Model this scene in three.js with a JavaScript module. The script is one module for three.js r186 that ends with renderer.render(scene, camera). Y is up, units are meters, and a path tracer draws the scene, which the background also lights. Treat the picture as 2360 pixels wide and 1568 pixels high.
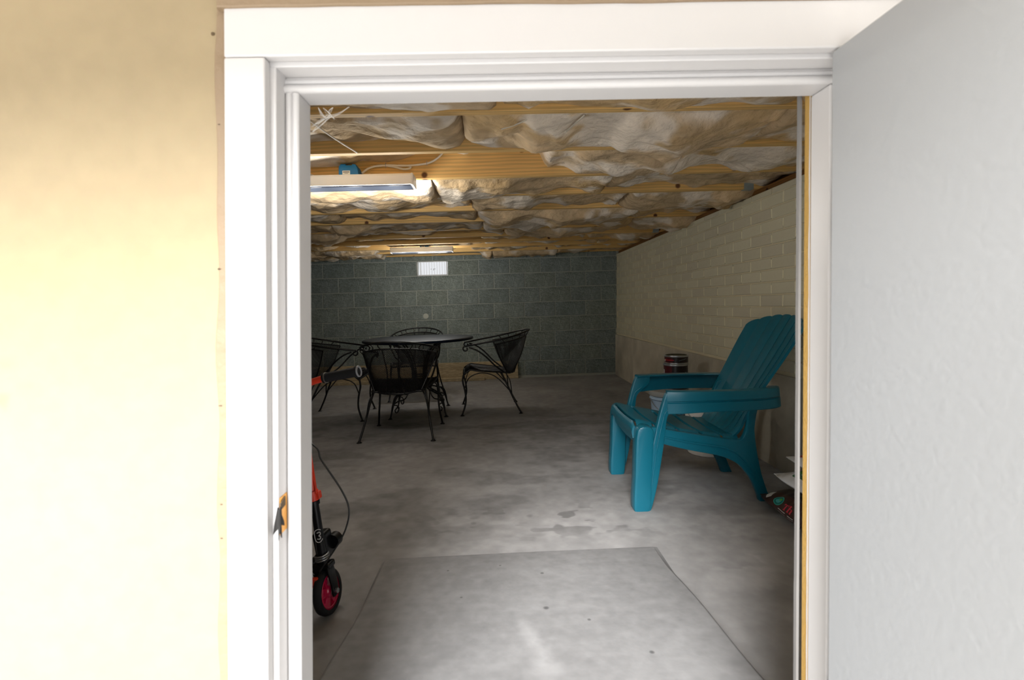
import * as THREE from 'three';
import { mergeGeometries, mergeVertices, toCreasedNormals } from 'three/addons/utils/BufferGeometryUtils.js';
import { ConvexGeometry } from 'three/addons/geometries/ConvexGeometry.js';
import { RoundedBoxGeometry } from 'three/addons/geometries/RoundedBoxGeometry.js';
import { RectAreaLightUniformsLib } from 'three/addons/lights/RectAreaLightUniformsLib.js';

// ------------------------------------------------------------------ camera, sky, sun, exposure
const scene = new THREE.Scene();
const camera = new THREE.PerspectiveCamera(2 * Math.atan(784 / 1150) * 180 / Math.PI, 2360 / 1568, 0.02, 200);
camera.position.set(0, 1.02, 0);
camera.rotation.order = 'YXZ';
camera.rotation.set(-0.011, -0.031, 0);
camera.setViewOffset(2360, 1568, 0, 68, 2360, 1568);        // lens shifted down, as in a straightened picture
camera.focus = 3.2; camera.userData.fStop = 5.6;
const renderer = new THREE.WebGLRenderer({ antialias: true });
renderer.toneMapping = THREE.LinearToneMapping;
renderer.toneMappingExposure = 1.0;
renderer.shadowMap.enabled = true;
RectAreaLightUniformsLib.init();

const SKY = 0.9, SUN = 14.5, LAMP_FILL = 0.49;
{ // an even overcast sky, a little brighter overhead
  const w = 64, h = 32, d = new Float32Array(w * h * 4);
  for (let j = 0; j < h; j++) for (let i = 0; i < w; i++) {
    const e = Math.max(0, (j + 0.5) / h * 2 - 1), k = 0.9 + 0.25 * e;
    d.set([k * 0.98, k * 1.0, k * 1.04, 1], (j * w + i) * 4);
  }
  const t = new THREE.DataTexture(d, w, h, THREE.RGBAFormat, THREE.FloatType);
  t.mapping = THREE.EquirectangularReflectionMapping; t.magFilter = THREE.LinearFilter; t.needsUpdate = true;
  scene.background = t; scene.environment = t;
  scene.backgroundIntensity = SKY; scene.environmentIntensity = SKY;
}
const sun = new THREE.DirectionalLight(0xffffff, SUN);       // a low sun behind thin cloud, straight at the doorway
sun.position.set(-2.6, 8.7, 10); sun.target.position.set(0, 0.6, -2.5);
sun.shadow.radius = 56; sun.castShadow = true;
Object.assign(sun.shadow.camera, { left: -7, right: 7, top: 7, bottom: -7, near: 0.5, far: 40 });
sun.shadow.mapSize.set(2048, 2048);
scene.add(sun, sun.target);

// ------------------------------------------------------------------ helpers
const LEAN = 0.031;                       // the old house has settled: floors, courses and joists fall 3 cm per metre to the left, walls stay plumb
const V = (x, y, z) => new THREE.Vector3(x, y, z);
function rng(seed) { let a = seed >>> 0; return () => { a |= 0; a = a + 0x6D2B79F5 | 0; let t = Math.imul(a ^ a >>> 15, 1 | a); t = t + Math.imul(t ^ t >>> 7, 61 | t) ^ t; return ((t ^ t >>> 14) >>> 0) / 4294967296; }; }
function hash(x, y, s) { let h = Math.imul(x, 374761393) + Math.imul(y, 668265263) + Math.imul(s, 2147483647 ^ 1274126177) | 0; h = Math.imul(h ^ h >>> 13, 1274126177); return ((h ^ h >>> 16) >>> 0) / 4294967296; }
function vnoise(x, y, per = 0, s = 1) {
  const xi = Math.floor(x), yi = Math.floor(y), fx = x - xi, fy = y - yi, m = (v) => per ? ((v % per) + per) % per : v;
  const u = fx * fx * (3 - 2 * fx), v = fy * fy * (3 - 2 * fy);
  const a = hash(m(xi), m(yi), s), b = hash(m(xi + 1), m(yi), s), c = hash(m(xi), m(yi + 1), s), d = hash(m(xi + 1), m(yi + 1), s);
  return a + (b - a) * u + (c - a) * v + (a - b - c + d) * u * v;
}
function fbm(x, y, oct = 4, per = 0, s = 1) { let a = 0, k = 0.5, n = 0; for (let o = 0; o < oct; o++) { a += k * vnoise(x, y, per, s + o); n += k; x *= 2; y *= 2; per *= 2; k *= 0.5; } return a / n; }
const clamp = (v, a = 0, b = 1) => Math.min(b, Math.max(a, v));
const smooth = (a, b, v) => { const t = clamp((v - a) / (b - a)); return t * t * (3 - 2 * t); };
const mix = (a, b, t) => a + (b - a) * t;
function interp(table, x) { // [[x, y], ...]
  if (x <= table[0][0]) return table[0][1];
  for (let i = 1; i < table.length; i++) if (x <= table[i][0]) { const [x0, y0] = table[i - 1], [x1, y1] = table[i]; return mix(y0, y1, smooth(x0, x1, x)); }
  return table[table.length - 1][1];
}
function texture(n, m, fn, srgb = true) { // fn(u, v, px, py) -> [r, g, b] 0..255
  const d = new Uint8Array(n * m * 4);
  for (let j = 0; j < m; j++) for (let i = 0; i < n; i++) { const c = fn(i / n, j / m, i, j), k = (j * n + i) * 4; d[k] = clamp(c[0], 0, 255); d[k + 1] = clamp(c[1], 0, 255); d[k + 2] = clamp(c[2], 0, 255); d[k + 3] = 255; }
  const t = new THREE.DataTexture(d, n, m, THREE.RGBAFormat);
  t.wrapS = t.wrapT = THREE.RepeatWrapping; t.magFilter = THREE.LinearFilter; t.minFilter = THREE.LinearMipmapLinearFilter; t.generateMipmaps = true;
  if (srgb) t.colorSpace = THREE.SRGBColorSpace;
  t.needsUpdate = true; return t;
}
function tiled(t, sx, sy = sx) { const c = t.clone(); c.repeat.set(1 / sx, 1 / sy); c.needsUpdate = true; return c; }   // one tile = sx by sy metres
const mat = (color, roughness = 0.8, o = {}) => new THREE.MeshStandardMaterial({ color, roughness, metalness: 0, ...o });

const used = {};
function numbered(n) { const k = used[n] = (used[n] ?? -1) + 1; return k ? n + '_' + String(k).padStart(3, '0') : n; }
function mesh(name, geo, m, parent = scene) {
  const o = new THREE.Mesh(Array.isArray(geo) ? merge(geo) : geo, m);
  o.name = parent === scene ? numbered(name) : name; o.castShadow = o.receiveShadow = true; parent.add(o); return o;
}
const partCount = new WeakMap();
function part(name, geo, m, parent) {     // a child; alike children are numbered within their parent
  const c = partCount.get(parent) ?? {}; partCount.set(parent, c); const k = c[name] = (c[name] ?? -1) + 1;
  return mesh(k ? name + '_' + String(k).padStart(3, '0') : name, geo, m, parent);
}
function thing(name, label, category, group) { const g = new THREE.Group(); g.name = numbered(name); g.userData = { label, category }; if (group) g.userData.group = group; scene.add(g); return g; }
function structure(name) { const g = new THREE.Group(); g.name = name; g.userData = { kind: 'structure' }; scene.add(g); return g; }
function stand(o, x, h, z, turn = 0, roll = 0) { // on the settled floor: h above it at x, z metres in front of the lens
  o.position.set(x, h + LEAN * x, -z);
  o.quaternion.setFromEuler(new THREE.Euler(0, 0, LEAN + roll)).multiply(new THREE.Quaternion().setFromEuler(new THREE.Euler(0, turn, 0)));
  return o;
}
function clean(g) { const o = g.index ? g.toNonIndexed() : g.clone(); for (const k of Object.keys(o.attributes)) if (!['position', 'normal', 'uv'].includes(k)) o.deleteAttribute(k); if (!o.attributes.uv) o.setAttribute('uv', new THREE.BufferAttribute(new Float32Array(o.attributes.position.count * 2), 2)); if (!o.attributes.normal) o.computeVertexNormals(); return o; }
function merge(list) { return list.length === 1 ? list[0] : mergeGeometries(list.map(clean)); }
function metreUV(g, dx = 0, dy = 0) { // flat mapping along the strongest axis of each face's normal, in metres
  const o = g.index ? g.toNonIndexed() : g, p = o.attributes.position, uv = new Float32Array(p.count * 2), a = V(), b = V(), c = V();
  for (let i = 0; i < p.count; i += 3) {
    a.fromBufferAttribute(p, i); b.fromBufferAttribute(p, i + 1); c.fromBufferAttribute(p, i + 2);
    const n = b.clone().sub(a).cross(c.clone().sub(a)), ax = Math.abs(n.x), ay = Math.abs(n.y), az = Math.abs(n.z);
    [a, b, c].forEach((q, k) => { const [s, t] = ax >= ay && ax >= az ? [q.z, q.y] : ay >= az ? [q.x, q.z] : [q.x, q.y]; uv[(i + k) * 2] = s + dx; uv[(i + k) * 2 + 1] = t + dy; });
  }
  o.setAttribute('uv', new THREE.BufferAttribute(uv, 2)); return o;
}
function settle(g) { const p = g.attributes.position; for (let i = 0; i < p.count; i++) p.setY(i, p.getY(i) + LEAN * p.getX(i)); p.needsUpdate = true; return g; }
function box(x0, x1, h0, h1, z0, z1, r = 0, seg = 1) { // x range, height range, range of distance from the lens
  const w = x1 - x0, h = h1 - h0, d = z1 - z0;
  const g = r ? new RoundedBoxGeometry(w, h, d, seg + 1, r) : new THREE.BoxGeometry(w, h, d);
  g.translate((x0 + x1) / 2, (h0 + h1) / 2, -(z0 + z1) / 2); return g;
}
const house = (...a) => metreUV(settle(box(...a)));
function chamferBox(w, h, d, c, jit = 0, R = Math.random) {
  const pts = [];
  for (const sx of [-1, 1]) for (const sy of [-1, 1]) for (const sz of [-1, 1]) {
    const j = V((R() - 0.5) * jit, (R() - 0.5) * jit, (R() - 0.5) * jit), x = sx * w / 2 + j.x, y = sy * h / 2 + j.y, z = sz * d / 2 + j.z;
    pts.push(V(x - sx * c, y - sy * c, z), V(x - sx * c, y, z - sz * c), V(x, y - sy * c, z - sz * c));
  }
  return metreUV(new ConvexGeometry(pts));
}
function curve(pts, closed = false, tension = 0.5) { return new THREE.CatmullRomCurve3(pts.map((p) => Array.isArray(p) ? V(...p) : p), closed, 'catmullrom', tension); }
function tube(pts, r, seg = 0, rad = 7, closed = false) { return new THREE.TubeGeometry(curve(pts, closed), seg || Math.max(6, pts.length * 5), r, rad, closed); }
function capsuleEnd(p, r) { const g = new THREE.SphereGeometry(r, 8, 6); g.translate(...(Array.isArray(p) ? p : p.toArray())); return g; }
function lathe(pts, seg = 40) { return new THREE.LatheGeometry(pts.map(([r, y]) => new THREE.Vector2(r, y)), seg); }
function shell(P, nu, nv, thick, crease = 0.7) { // a sheet P(u, v) given thickness
  const e = 1e-3, pos = [], uv = [], idx = [], W = nu + 1, N = W * (nv + 1);
  const top = [], bot = [];
  for (let j = 0; j <= nv; j++) for (let i = 0; i <= nu; i++) {
    const u = i / nu, v = j / nv, p = P(u, v), a = P(Math.min(1, u + e), v).sub(P(Math.max(0, u - e), v)), b = P(u, Math.min(1, v + e)).sub(P(u, Math.max(0, v - e)));
    const n = a.cross(b).normalize(); top.push(p); bot.push(p.clone().addScaledVector(n, -thick)); uv.push(u, v);
  }
  for (const l of [top, bot]) for (const p of l) pos.push(p.x, p.y, p.z);
  const q = (a, b, c, d) => idx.push(a, b, c, a, c, d);
  for (let j = 0; j < nv; j++) for (let i = 0; i < nu; i++) { const a = j * W + i; q(a, a + 1, a + W + 1, a + W); q(N + a, N + a + W, N + a + W + 1, N + a + 1); }
  for (let i = 0; i < nu; i++) { q(i + 1, i, N + i, N + i + 1); const a = nv * W + i; q(a, a + 1, N + a + 1, N + a); }
  for (let j = 0; j < nv; j++) { const a = j * W; q(a, a + W, N + a + W, N + a); const b = a + nu; q(b + W, b, N + b, N + b + W); }
  const g = new THREE.BufferGeometry(); g.setAttribute('position', new THREE.Float32BufferAttribute(pos, 3)); g.setAttribute('uv', new THREE.Float32BufferAttribute([...uv, ...uv], 2)); g.setIndex(idx);
  return toCreasedNormals(g, crease);
}
function outline(pts, round = true, n = 60) { return new THREE.Shape(round ? curve(pts.map(([x, y]) => [x, y, 0]), true, 0.35).getPoints(n).map((p) => new THREE.Vector2(p.x, p.y)) : pts.map(([x, y]) => new THREE.Vector2(x, y))); }
function slab(pts, depth, bevel = 0.003, round = true, n = 60) { // an outline in the x-y plane, thickness along z, centred
  const g = new THREE.ExtrudeGeometry(outline(pts, round, n), { depth: depth - 2 * bevel, bevelEnabled: bevel > 0, bevelSize: bevel, bevelThickness: bevel, bevelSegments: 2, bevelOffset: -bevel, curveSegments: 8 });
  g.translate(0, 0, -depth / 2 + bevel); return toCreasedNormals(g, 0.6);
}
function strands(P, lu, lv, pitch, r) { // expanded-metal mesh: crossing strands over the sheet P(u, v)
  const out = [], a = lu / pitch, b = lv / pitch;
  const strand = (p, q) => { // between two (u, v) points
    const n = Math.max(2, Math.ceil(Math.hypot((q[0] - p[0]) * lu, (q[1] - p[1]) * lv) / 0.05)), pts = [];
    for (let i = 0; i <= n; i++) pts.push(P(mix(p[0], q[0], i / n), mix(p[1], q[1], i / n)));
    out.push(new THREE.TubeGeometry(new THREE.CatmullRomCurve3(pts), n, r, 3, false));
  };
  for (let k = -Math.ceil(b); k < a + b; k++) for (const s of [1, -1]) { // lines u * a -+ v * b = k
    const k2 = k + 0.5, hits = [], at = (v) => (k2 - (s < 0 ? v : 1 - v) * b * 1 + 0) / a;
    let u0 = at(0), u1 = at(1), v0 = 0, v1 = 1; if (u0 > u1) { [u0, u1] = [u1, u0]; [v0, v1] = [v1, v0]; }
    if (u1 <= 0.01 || u0 >= 0.99) continue;
    const lo = Math.max(0, u0), hi = Math.min(1, u1), vv = (u) => mix(v0, v1, (u - u0) / (u1 - u0));
    strand([lo, vv(lo)], [hi, vv(hi)]);
  }
  return mergeGeometries(out.map((g) => { g.deleteAttribute('uv'); return g.toNonIndexed(); }));
}

// ------------------------------------------------------------------ surfaces
const fine = texture(256, 256, (u, v) => { const n = 255 * fbm(u * 32, v * 32, 3, 32, 9); return [n, n, n]; }, false);
const rough2 = texture(512, 512, (u, v) => { const n = 255 * fbm(u * 8, v * 8, 6, 8, 19); return [n, n, n]; }, false);
const woodMap = texture(1024, 256, (u, v) => {       // one tile is 2.4 m along the grain by 0.3 m
  const warp = fbm(u * 6, v * 3, 3, 0, 3) * 1.6, ring = 0.5 + 0.5 * Math.sin((v * 16 + warp) * 6.283), grain = fbm(u * 20, v * 180, 3, 0, 7);
  let k = 0.90 + 0.16 * ring * 0.7 + 0.16 * (grain - 0.5), knot = 0;
  for (const [kx, ky] of [[0.12, 0.3], [0.34, 0.72], [0.55, 0.4], [0.71, 0.8], [0.83, 0.2], [0.95, 0.6]]) { const d = Math.hypot((u - kx) * 8, (v - ky)) / 0.055; knot = Math.max(knot, 1 - smooth(0.5, 1.3, d)); }
  return [mix(228 * k, 92, knot), mix(186 * k, 56, knot), mix(116 * k, 28, knot)];
});
const insulMap = texture(1024, 1024, (u, v) => {     // glass wool: tan and pink matted fibre with pale torn patches
  const n = fbm(u * 5, v * 5, 5, 5, 31), f = fbm(u * 24 + n * 2, v * 24, 3, 0, 33), p = smooth(0.55, 0.66, fbm(u * 6 + 9, v * 6, 4, 6, 37)), d = smooth(0.5, 0.75, fbm(u * 3, v * 3, 4, 3, 39));
  const t = 0.78 + 0.25 * (n - 0.5) + 0.22 * (f - 0.5), r = [262 * t, 228 * t, 180 * t], w = [255, 244, 230], b = [246 * t, 204 * t, 140 * t];
  return [0, 1, 2].map((i) => mix(mix(r[i], b[i], d * 0.7), w[i] * (0.93 + 0.1 * (f - 0.5)), p * 0.8));
});
const FX0 = -3.4, FX1 = 1.9, FZ0 = 0.7, FZ1 = 7.2;  // the slab
const floorMap = texture(1536, 1536, (u, v) => {
  const x = mix(FX0, FX1, u), z = mix(FZ0, FZ1, v);
  const big = fbm(x * 0.9 + 3, z * 0.9, 4, 0, 41), med = fbm(x * 3.2, z * 2.6, 4, 0, 43), small = fbm(x * 22, z * 22, 4, 0, 47);
  let k = 0.78 + 0.30 * (big - 0.5) + 0.20 * (med - 0.5) + 0.16 * (small - 0.5);
  const damp = smooth(0.52, 0.66, fbm(x * 2.4 + 7, z * 5.5, 4, 0, 53)) * smooth(1.9, 2.3, z) * (1 - smooth(4.2, 5, z)); k -= 0.09 * damp;
  const pit = smooth(0.60, 0.70, fbm(x * 9, z * 13, 3, 0, 59)) * Math.exp(-(((x - 0.35) / 0.55) ** 2 + ((z - 2.32) / 0.16) ** 2)); k -= 0.22 * pit;
  const chalk = smooth(0.52, 0.62, fbm(x * 8 + 3 * med, z * 8, 4, 0, 61)) * Math.exp(-(((x - 0.93) / 0.14) ** 2 + ((z - 1.95) / 0.34) ** 2)); k += 0.10 * chalk;
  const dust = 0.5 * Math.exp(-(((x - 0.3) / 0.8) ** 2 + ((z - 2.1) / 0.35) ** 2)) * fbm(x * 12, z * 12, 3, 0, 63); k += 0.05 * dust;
  return [178 * k, 176 * k, 175 * k];
});
const rampMap = texture(1024, 1024, (u, v) => {      // 1.2 m by 1.3 m of trowelled cement
  const n = fbm(u * 6, v * 6, 5, 0, 71), s = fbm(u * 40, v * 40, 3, 0, 73), drag = fbm(u * 5, v * 60, 3, 0, 75);
  let k = 0.86 + 0.14 * (n - 0.5) + 0.12 * (s - 0.5) + 0.05 * (drag - 0.5);
  for (const [a, b, r] of [[0.56, 0.83, 0.006], [0.55, 0.62, 0.008], [0.3, 0.7, 0.004], [0.66, 0.55, 0.005], [0.78, 0.4, 0.006], [0.42, 0.9, 0.004], [0.24, 0.88, 0.004]]) k -= 0.3 * (1 - smooth(0.4, 1.4, Math.hypot(u - a, v - b) / r));
  const t = clamp((0.60 - v) / 0.30), c = 0.47 + 0.07 * t, w = 0.012 + 0.03 * t; k += 0.13 * Math.exp(-(((u - c) / w) ** 2)) * smooth(0, 0.3, t) * (1 - smooth(0.8, 1, t)) * (0.6 + 0.8 * fbm(u * 30, v * 14, 3, 0, 77));  // pale streak: a glint of light painted into the cement colour
  return [149 * k, 148 * k, 148 * k];
});
const blockMap = texture(512, 512, (u, v) => { const n = fbm(u * 4, v * 4, 4, 4, 81), s = fbm(u * 64, v * 64, 2, 64, 83), k = 0.85 + 0.3 * (n - 0.5) + 0.35 * (s - 0.5); return [255 * k, 255 * k, 255 * k]; });
const plasterMap = texture(1024, 1024, (u, v) => {   // 2 m tile of thick cream paint on cement
  const n = fbm(u * 5, v * 5, 4, 5, 91), s = fbm(u * 90, v * 90, 2, 90, 93); let k = 0.97 + 0.07 * (n - 0.5) + 0.04 * (s - 0.5);
  const fleck = smooth(0.72, 0.78, fbm(u * 26, v * 26, 3, 26, 95)) * smooth(0.5, 0.7, n); k -= 0.10 * fleck;
  return [153 * k, 137 * k, 107 * k];
});
const pargeMap = texture(1024, 512, (u, v) => { const n = fbm(u * 6, v * 4, 5, 0, 101), s = fbm(u * 30, v * 18, 4, 0, 103), k = 0.86 + 0.4 * (n - 0.5) + 0.22 * (s - 0.5); return [214 * k, 205 * k, 184 * k]; });

const M = {
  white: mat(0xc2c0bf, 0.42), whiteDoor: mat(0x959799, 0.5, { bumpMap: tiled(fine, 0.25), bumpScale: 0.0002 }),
  caulk: mat(0x84715a, 0.6, { bumpMap: tiled(rough2, 0.2), bumpScale: 0.004 }),
  plaster: mat(0xffffff, 0.75, { map: tiled(plasterMap, 2), bumpMap: tiled(rough2, 0.7), bumpScale: 0.003 }),
  core: mat(0x6c675f, 0.95),
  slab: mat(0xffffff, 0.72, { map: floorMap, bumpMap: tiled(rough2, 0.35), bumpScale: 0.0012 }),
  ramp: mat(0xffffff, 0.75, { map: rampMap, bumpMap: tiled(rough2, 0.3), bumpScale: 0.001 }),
  ground: mat(0xefedea, 0.9, { bumpMap: tiled(rough2, 1), bumpScale: 0.004 }),
  parge: mat(0xffffff, 0.9, { map: tiled(pargeMap, 6, 3), bumpMap: tiled(rough2, 0.8), bumpScale: 0.012 }),
  wood: mat(0xffffff, 0.7, { map: tiled(woodMap, 2.4, 0.3) }), woodDark: mat(0x8a7350, 0.85, { map: tiled(woodMap, 2.4, 0.3) }),
  plank: mat(0xc9b692, 0.8, { map: tiled(blockMap, 2.2, 0.25), bumpMap: tiled(rough2, 1.2, 0.12), bumpScale: 0.001 }),
  ply: mat(0xb99a6a, 0.85, { bumpMap: tiled(rough2, 1), bumpScale: 0.002 }),
  rawPine: mat(0xb08c48, 0.8, { bumpMap: tiled(fine, 0.1), bumpScale: 0.001 }),
  insul: mat(0xffffff, 1, { map: tiled(insulMap, 1.5), bumpMap: tiled(rough2, 0.3), bumpScale: 0.012 }),
  iron: mat(0x0b0c0e, 0.38, { metalness: 0.2 }), ironMesh: mat(0x0a0b0d, 0.5, { metalness: 0.2 }),
  glossBlack: new THREE.MeshPhysicalMaterial({ color: 0x060d1a, roughness: 0.36, specularIntensity: 0.7, specularColor: new THREE.Color(0x9fc4ff) }),
  teal: mat(0x0a6377, 0.32, { bumpMap: tiled(fine, 0.1), bumpScale: 0.00012 }),
  brass: mat(0xd89a3a, 0.35, { metalness: 0.7 }), dark: mat(0x1d1b19, 0.9), splinter: mat(0x5a4a35, 0.95),
  galv: mat(0xa9b6b8, 0.45, { metalness: 0.6 }), steel: mat(0xb8bcc0, 0.3, { metalness: 0.9 }),
};

// ------------------------------------------------------------------ setting: floor and ramp, ground outside
const floor = structure('floor');
{
  const g = settle(box(FX0, FX1, -0.15, 0, FZ0, FZ1).toNonIndexed()), p = g.attributes.position, uv = g.attributes.uv;
  for (let i = 0; i < p.count; i++) uv.setXY(i, (p.getX(i) - FX0) / (FX1 - FX0), (-p.getZ(i) - FZ0) / (FZ1 - FZ0));
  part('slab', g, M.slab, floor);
  const X0 = -0.448, X1 = 0.65, Z0 = 0.80, Z1 = 2.03, pos = [], tuv = [], idx = [], n = 24;
  for (let i = 0; i <= n; i++) { // cement ramp from the sill down to the slab, arrises rubbed round
    const z = mix(Z0, Z1, i / n), h = 0.002 + 0.122 * (Z1 - z), c = Math.min(0.016, h * 0.6), w = 0.004 * Math.sin(z * 9);
    for (const [x, y] of [[X0 - 0.012, 0], [X0 + w, h - c], [X0 + c * 0.4 + w, h - c * 0.25], [X0 + c + w, h], [0.1, h + 0.002 * Math.sin(z * 7)], [X1 - c + w, h], [X1 - c * 0.4 + w, h - c * 0.25], [X1 + w, h - c], [X1 + 0.012, 0]]) { pos.push(x, y + LEAN * x, -z); tuv.push((x - X0) / (X1 - X0), i / n); }
  }
  for (let i = 0; i < n; i++) for (let k = 0; k < 8; k++) { const a = i * 9 + k; idx.push(a, a + 1, a + 10, a, a + 10, a + 9); }
  const r = new THREE.BufferGeometry(); r.setAttribute('position', new THREE.Float32BufferAttribute(pos, 3)); r.setAttribute('uv', new THREE.Float32BufferAttribute(tuv, 2)); r.setIndex(idx); r.computeVertexNormals();
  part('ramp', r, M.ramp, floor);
}
const ground = structure('ground');
part('yard', metreUV(box(-40, 40, -0.5, -0.16, -40, 40)), M.ground, ground);
part('patio', house(-6, 6, -0.14, 0.06, -6, 0.70), M.ground, ground);

// ------------------------------------------------------------------ setting: front wall, door frame, door
const wallFront = structure('wall_front');
function holed(x0, x1, h0, h1, hole, z0, z1) {
  const s = new THREE.Shape([[x0, h0], [x1, h0], [x1, h1], [x0, h1]].map(([a, b]) => new THREE.Vector2(a, b)));
  const [a, b, c, d] = hole; s.holes.push(new THREE.Path([[a, c], [a, d], [b, d], [b, c]].map(([p, q]) => new THREE.Vector2(p, q))));
  const g = new THREE.ExtrudeGeometry(s, { depth: z1 - z0, bevelEnabled: false }); g.translate(0, 0, -z1); return settle(g);
}
part('plaster', holed(-5.5, 4.5, -0.2, 1.69, [-0.40, 0.61, 0.0, 1.465], 0.745, 0.775), M.plaster, wallFront);
part('block_core', holed(-5.5, 4.5, -0.2, 1.69, [-0.40, 0.605, 0.0, 1.45], 0.775, 0.95), M.core, wallFront);
{ // two old nail holes in the paint
  for (const [x, h] of [[-0.402, 1.457], [-0.413, 1.428]]) { const g = new THREE.CylinderGeometry(0.0022, 0.003, 0.002, 10); g.rotateX(Math.PI / 2); g.translate(x, h + LEAN * x, -0.7445); part('nail_head', g, M.splinter, wallFront); }
}
const frame = structure('trim_1');
const H0 = 0.05;
part('side_casing', house(-0.392, -0.334, H0, 1.3885, 0.7335, 0.752, 0.003), M.white, frame);
part('side_casing', house(0.562, 0.620, H0, 1.3885, 0.7335, 0.752, 0.003), M.white, frame);
part('head_casing', house(-0.392, 0.620, 1.389, 1.461, 0.7335, 0.752, 0.003), M.white, frame);
part('side_jamb', house(-0.40, -0.326, H0, 1.384, 0.7525, 0.83, 0.0025), M.white, frame);
part('side_jamb', house(0.556, 0.605, H0, 1.384, 0.7525, 0.83, 0.0025), M.white, frame);
part('head_jamb', house(-0.40, 0.605, 1.382, 1.47, 0.7525, 0.83, 0.0025), M.white, frame);
function bead(along, at, z, len0, len1, r) { // a half-round moulding standing proud
  const g = new THREE.CylinderGeometry(r, r, len1 - len0, 14); g.scale(1, 1, 1);
  if (along === 'y') g.translate(at, (len0 + len1) / 2, -z); else { g.rotateZ(Math.PI / 2); g.translate((len0 + len1) / 2, at, -z); } return g;
}
part('stop_moulding', settle(merge([box(-0.326, -0.304, H0, 1.356, 0.784, 0.83, 0.002), bead('y', -0.3205, 0.7865, H0, 1.3565, 0.0055), bead('y', -0.3095, 0.7845, H0, 1.3555, 0.0056)].map(clean))), M.white, frame);
part('stop_moulding', settle(merge([box(0.530, 0.556, H0, 1.356, 0.781, 0.83, 0.003), bead('y', 0.549, 0.784, H0, 1.3565, 0.005)].map(clean))), M.white, frame);
part('head_stop', settle(merge([box(-0.326, 0.556, 1.356, 1.382, 0.786, 0.83, 0.002), bead('x', 1.3745, 0.7885, -0.326, 0.556, 0.0055), bead('x', 1.3632, 0.786, -0.326, 0.556, 0.0072)].map(clean))), M.white, frame);
part('threshold', house(-0.40, 0.61, 0.0, 0.150, 0.735, 0.86, 0.008), M.ramp, frame);
{ // caulk: a hand-tooled band between paint and casing
  const strip = (pts) => { const s = new THREE.Shape(pts.map(([a, b]) => new THREE.Vector2(a, b))); const g = new THREE.ExtrudeGeometry(s, { depth: 0.008, bevelEnabled: true, bevelSize: 0.002, bevelThickness: 0.003, bevelSegments: 2 }); g.translate(0, 0, -0.752); return settle(g); };
  const L = [], Rr = []; for (let i = 0; i <= 60; i++) { const h = H0 + (1.47 - H0) * i / 60, n = (fbm(h * 7, 3, 3, 0, 5) - 0.5) * 0.007; L.push([-0.4055 + n + 0.002 * Math.sin(h * 31), h]); Rr.push([-0.3915 + (fbm(h * 5, 9, 2, 0, 6) - 0.5) * 0.003, h]); }
  part('caulk_bead', strip([...L, ...Rr.reverse()]), M.caulk, frame);
  const T = [], B = []; for (let i = 0; i <= 60; i++) { const x = -0.398 + 1.02 * i / 60; T.push([x, 1.478]); B.push([x, 1.4605 + (fbm(x * 9, 4, 2, 0, 8) - 0.5) * 0.004]); }
  const topStrip = part('caulk_bead', strip([...B, ...T.reverse()]), M.caulk, frame); topStrip.position.z = 0.012;
  for (const h of [0.69, 0.74, 0.885, 1.085, 1.295]) { const g = new THREE.SphereGeometry(0.0026, 8, 6); g.scale(1.6, 0.7, 0.5); g.translate(-0.403, h + LEAN * -0.403, -0.742); part('caulk_lump', g, M.caulk, frame); }
}
{ // right side, behind the jamb: bare pine edge and a white sealing strip
  const paint = []; for (let i = 0; i <= 90; i++) { const h = H0 + (1.356 - H0) * i / 90; paint.push([0.8302 + 0.0022 * fbm(h * 40, 2, 3, 0, 12), h]); }
  part('pine_edge', house(0.5295, 0.60, 0.0, 1.42, 0.8302, 0.8445), M.rawPine, frame);
  const s = new THREE.Shape([...paint.map(([z, h]) => new THREE.Vector2(z, h)), new THREE.Vector2(0.829, 1.356), new THREE.Vector2(0.829, H0)]);
  const g = new THREE.ExtrudeGeometry(s, { depth: 0.0006, bevelEnabled: false }); g.rotateY(Math.PI / 2); g.translate(0.5289, 0, 0); part('paint_edge', settle(g), M.white, frame);
  const w = []; for (let i = 0; i <= 120; i++) { const h = 0.02 + 1.38 * i / 120; w.push([0.5232 + 0.002 * (fbm(h * 9, 7, 3, 0, 14) - 0.5), h]); }
  const q = new THREE.Shape([...w.map(([x, h]) => new THREE.Vector2(x, h)), new THREE.Vector2(0.5272, 1.4), new THREE.Vector2(0.5272, 0.02)]);
  const e = new THREE.ExtrudeGeometry(q, { depth: 0.008, bevelEnabled: false }); e.translate(0, 0, -0.857); part('seal_strip', settle(e), mat(0x7c7a78, 0.7), frame);
}
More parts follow.
